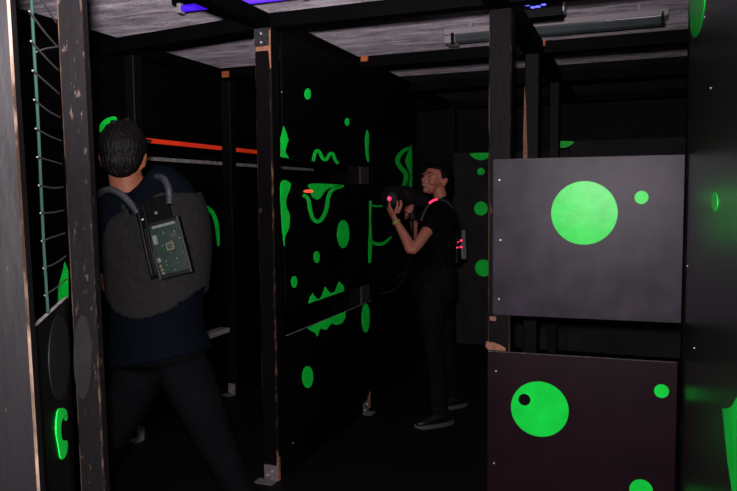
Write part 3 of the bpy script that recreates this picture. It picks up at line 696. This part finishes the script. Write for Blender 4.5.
# ---- the man seen from behind
mf = (F0*math.cos(R_(12)) + R0*math.sin(R_(12))).normalized()
msd = ZZ.cross(mf).normalized()                                  # his left, image left
mroot = thing('person', (-1.62, 2.05, 0), 'man seen from behind, navy T-shirt, grey vest with a circuit board', 'person')
T = 2.45
mh = W(124, 158, T); mhu = ZZ; mhf = (F0*.97 - R0*.12 - ZZ*.1).normalized(); mhu = (ZZ - mhf*ZZ.dot(mhf)).normalized()
def mtorso(g, low=True):
    S_ = [(W(127, 189, T), .070+g, .06+g), (W(132, 194, T+.01), .125+g, .082+g), (W(144, 203, T+.02), .176+g, .105+g), (W(152, 225, T+.02), .190+g, .118+g), (W(156, 255, T+.01), .182+g, .122+g),
          (W(157, 290, T), .165+g, .115+g), (W(157, 320, T), .160+g, .115+g)]
    if low: S_ += [(W(158, 345, T), .165+g, .120+g), (W(160, 360, T), .10+g, .08+g)]
    return S_
sL, eL, wL = W(112, 208, 2.43), W(108, 283, 2.47), W(135, 262, 2.72)
sR, eR, wR = W(188, 212, 2.47), W(196, 270, 2.62), W(166, 258, 2.80)
bm = bmesh.new(); loft(bm, mtorso(-.012), msd, 26, 4)
head(bm, mh, mhf, mhu, .94)
limb(bm, [(W(130, 196, T+.01), .066, .064), (W(127, 186, T), .058, .058), (W(125, 172, T), .055, .058), (mh, .05, .05)], msd)
limb(bm, [(sL, .052, .052), (sL.lerp(eL, .5), .045, .047), (eL, .037, .038), (eL.lerp(wL, .35), .038, .038), (wL, .025, .022)])
limb(bm, [(sR, .052, .052), (sR.lerp(eR, .5), .045, .047), (eR, .037, .038), (eR.lerp(wR, .35), .038, .038), (wR, .025, .022)])
hand(bm, wL, wL + (mf+R0*.4).normalized()*.055, -ZZ, R0, .9, None, 1.0); hand(bm, wR, wR + (mf-R0*.3).normalized()*.055, -ZZ, -R0, .9, None, 1.0)
MR = [(W(186, 372, 2.44), .092, .100), (W(200, 405, 2.44), .080, .085), (W(217, 445, 2.46), .064, .070), (W(235, 480, 2.48), .054, .058), (W(256, 525, 2.56), .058, .062), (W(278, 580, 2.68), .042, .046)]
ML = [(W(141, 372, 2.50), .092, .100), (W(126, 402, 2.54), .086, .092), (W(109, 435, 2.58), .074, .078), (W(97, 465, 2.62), .062, .064), (W(92, 510, 2.60), .058, .060), (W(88, 560, 2.62), .042, .046)]
limb(bm, [(p, a-.014, b-.014) for p, a, b in MR], msd); limb(bm, [(p, a-.014, b-.014) for p, a, b in ML], msd)
for an in (MR[-1][0], ML[-1][0]):
    g_ = Vector((an.x, an.y, .045)); limb(bm, [(an, .034, .036), (g_, .032, .034)])
    loft(bm, [(g_ - mf*.03, .030, .03), (g_ + mf*.09 - ZZ*.008, .036, .022), (g_ + mf*.17 - ZZ*.014, .032, .014)], msd, 12, 3)
obj('body', fuse(bm, .0065, 3), 'skin_man', mroot, True)
ms = mhu.cross(mhf).normalized()
def MP(a, b, h): return mh + ms*a*.9 + mhf*b*.94 + mhu*h*.94
bm = bmesh.new()
ball(bm, MP(0, -.016, .036), (.082, .099, .092), (ms, mhf, mhu), seg=32)
ball(bm, MP(0, .02, .07), (.070, .075, .052), (ms, mhf, mhu))
ball(bm, MP(0, -.050, -.012), (.068, .060, .062), (ms, mhf, mhu))
ball(bm, MP(0, -.060, -.045), (.050, .036, .035), (ms, mhf, mhu))
for k in range(60):
    a = random.uniform(0, 2*math.pi); e = random.uniform(.1, 1.4)
    dv = Vector((math.cos(a)*math.cos(e)*.076, math.sin(a)*math.cos(e)*.090-.014, math.sin(e)*.088+.04))
    p = MP(*dv); nrm = (p - MP(0, -.014, .03)).normalized(); sw = Vector((random.uniform(-1, 1), random.uniform(-1, 1), random.uniform(-.3, .6)))*.35
    loft(bm, [(p - nrm*.006, .014, .014), (p + nrm*.002 + sw*.02, .011, .011), (p + nrm*.006 + sw*.05, .006, .006)], None, 8, 2)
obj('hair', fuse(bm, .0045, 1), 'hair', mroot, True)
for k in (-1, 1):
    bm = bmesh.new(); ball(bm, MP(k*.031, .083, .008), (.012, .006, .005), (ms, mhf, mhu)); obj('eye', bm, 'eye', mroot, True)
bm = bmesh.new(); loft(bm, mtorso(.006, low=False) + [(W(159, 345, T), .182, .138), (W(161, 357, T), .190, .142)], msd, 30, 4, False)
for f in list(bm.faces):
    pass
for sh, el in ((sL, eL), (sR, eR)):
    limb(bm, [(sh + (W(135, 205, T)-sh)*.35, .074, .072), (sh, .070, .068), (sh.lerp(el, .3), .064, .064), (sh.lerp(el, .72), .058, .060)])
obj('t_shirt', fuse(bm, .008, 4), 'navy', mroot, True)
bm = bmesh.new(); loft(bm, [(W(159, 344, T), .160, .125), (W(161, 358, T), .168, .128), (W(162, 368, T), .10, .06)], msd, 28, 4)
limb(bm, MR, msd); limb(bm, ML, msd)
obj('trousers', fuse(bm, .009, 4), 'trouser_man', mroot, True)
shoe(mroot, MR[-1][0], mf, .29); shoe(mroot, ML[-1][0], mf, .29)
# vest: padded shell with rounded bottom
c0 = W(156, 255, T); ztopv = W(150, 193, T).z
def keepv(p):
    s = (p-c0).dot(msd); z = p.z
    lowz = W(157, 312, T).z + 2.6*s*s
    neck = ztopv - max(0, .11-abs(s+(.05)))*.9
    return z > lowz and z < min(ztopv, W(150, 197, T).z + .02 - max(0, .10-abs(s-.03))*.8)
bmv = shell(mtorso(.020, low=False), msd, keepv, .012)
for sh in (sL, sR):
    pass
mvest = obj('laser_vest', bmv, 'vest', mroot, True)
bm = bmesh.new(); tube(bm, [W(98, 196, 2.39), W(103, 191, 2.36), W(112, 190, 2.32), W(122, 195, 2.30), W(130, 203, 2.295), W(138, 213, 2.29)], .0115, 12, 5); obj('vest_tube', bm, 'tube', mvest, True)
bm = bmesh.new(); tube(bm, [W(150, 180, 2.42), W(156, 177, 2.37), W(163, 178.5, 2.33), W(168, 187, 2.30), W(169.5, 196, 2.295), W(169.5, 204, 2.29)], .0115, 12, 5); obj('vest_tube', bm, 'tube', mvest, True)
# circuit board box
cor = [W(148.5, 226.5, 2.275), W(178.5, 221.5, 2.275), W(190, 266, 2.275), W(159, 277, 2.275)]
cc = sum(cor, Vector())/4; ux = ((cor[1]-cor[0]) + (cor[2]-cor[3])).normalized(); uy = ((cor[0]-cor[3]) + (cor[1]-cor[2])); uy = (uy - ux*uy.dot(ux)).normalized(); un = ux.cross(uy).normalized()
if un.dot(CP-cc) < 0: un = -un
hw, hh = (cor[1]-cor[0]).length/2, (cor[0]-cor[3]).length/2
bm = bmesh.new(); obox(bm, cc - un*.022, ux*(hw+.004), uy*(hh+.012), un*.020, bev=.004); cbx = obj('circuit_box', bm, 'plastic', mvest)
for sgn, ax_, ln, oth in ((1, ux, hh+.01, uy), (-1, ux, hh+.01, uy)):
    bm = bmesh.new(); obox(bm, cc + ax_*sgn*(hw+.002), ax_*.0025, oth*ln, un*.004); obj('box_rim', bm, 'chip', mvest)
bm = bmesh.new(); obox(bm, cc + un*.0, ux*(hw-.003), uy*(hh-.003), un*.0015); pcb = obj('circuit_board', bm, 'pcb', mvest)
def comp(u, v, w, h, m, z=.003):
    bm = bmesh.new(); obox(bm, cc + ux*u*hw + uy*v*hh + un*(.0015+z/2), ux*w/2, uy*h/2, un*z/2); return bm, m
def addc(name, bm_m): 
    o = obj(name, bm_m[0], bm_m[1], mvest); return o
# components are sub-parts of the vest, grouped by kind
def multi(name, lst, m):
    bm = bmesh.new()
    for u, v, w, h, z in lst: obox(bm, cc + ux*u*hw + uy*v*hh + un*(.0017+z/2), ux*w/2, uy*h/2, un*z/2)
    obj(name, bm, m, mvest)
multi('connector', [(0.05, .90, .075, .009, .006)], 'chip_light')
multi('white_socket', [(-.72, .42, .014, .030, .006)], 'chip_light')
multi('white_socket', [(-.80, -.38, .010, .014, .005)], 'chip_light')
for c_ in [(-.82, -.62, .006, .008, .004), (-.78, -.76, .006, .008, .004), (-.74, -.90, .006, .008, .004)]: multi('brass_pin', [c_], 'gold')
multi('chip', [(.12, .05, .024, .024, .003)], 'gold'); multi('chip', [(.12, .05, .018, .018, .004)], 'chip'); multi('chip', [(.45, .45, .016, .014, .003)], 'chip')
rnd = [(random.uniform(-.5, .85), random.uniform(-.9, .75), random.uniform(.0015, .004), random.uniform(.002, .006), .002) for _ in range(34)]
for i_, c_ in enumerate(rnd): multi('component', [c_], 'chip_light' if i_ % 2 else 'chip')
# black centre pad and straps
bm = bmesh.new(); c = W(153.5, 212, 2.30); obox(bm, c, ux*.058, uy*.045, un*.010, bev=.008); pad = obj('shoulder_pad', bm, 'vest_black', mvest)
bm = bmesh.new(); ball(bm, W(156, 213, 2.268), (.006, .006, .006), seg=10); obj('led', bm, 'chip_light', mvest)
bm = bmesh.new(); tube(bm, [W(137, 205, 2.29), W(141, 225, 2.28), W(146, 250, 2.275), W(153, 279, 2.28)], .0065, 8, 4); obj('strap', bm, 'plastic', mvest, True)
bm = bmesh.new(); tube(bm, [W(142.5, 203, 2.29), W(146, 222, 2.275), W(151, 248, 2.27), W(157, 278, 2.275)], .005, 8, 4); obj('strap', bm, 'plastic', mvest, True)
bm = bmesh.new(); ball(bm, W(142.5, 219.5, 2.262), (.004, .004, .004), seg=10); obj('rivet', bm, 'screw', mvest)

# ------------------------------------------------------------ light
def lamp(name, kind, loc, e, col=(1, 1, 1), **k):
    l = bpy.data.lights.new(name, kind); l.energy = e; l.color = col
    for a, b in k.items(): setattr(l, a, b)
    o = bpy.data.objects.new(name, l); COL.objects.link(o); o.location = loc; return o
lamp('camera_flash', 'POINT', (-.02, -.02, 1.615), 1000, (1, .93, .97), shadow_soft_size=.025)
up_ = lamp('ceiling_fill_spot', 'SPOT', (-.02, -.02, 1.60), 2200, (1, .90, .97), shadow_soft_size=.025, spot_size=R_(56), spot_blend=1.0)  # added spot beside the flash, aimed up to brighten the ceiling
d_ = Vector((-math.sin(R_(40))*math.cos(R_(25)), math.cos(R_(40))*math.cos(R_(25)), math.sin(R_(25))))
up_.rotation_euler = d_.to_track_quat('-Z', 'Y').to_euler(); up_.scale = (1.9, 1, 1)
w = bpy.data.worlds.new('World'); S.world = w; w.use_nodes = True
w.node_tree.nodes['Background'].inputs[0].default_value = (.5, .5, .6, 1); w.node_tree.nodes['Background'].inputs[1].default_value = 0

cam = bpy.data.cameras.new('camera'); co = bpy.data.objects.new('camera', cam); COL.objects.link(co)
cam.sensor_fit = 'HORIZONTAL'; cam.sensor_width = 36; cam.lens = FPX/737*36; cam.clip_start = .02
co.matrix_world = Matrix(((RW.x, UW.x, -FW.x, 0), (RW.y, UW.y, -FW.y, 0), (RW.z, UW.z, -FW.z, CAMH), (0, 0, 0, 1)))
S.camera = co
S.view_settings.view_transform = 'Standard'; S.view_settings.look = 'None'; S.view_settings.gamma = 1; S.view_settings.use_curve_mapping = False
S.view_settings.exposure = 0
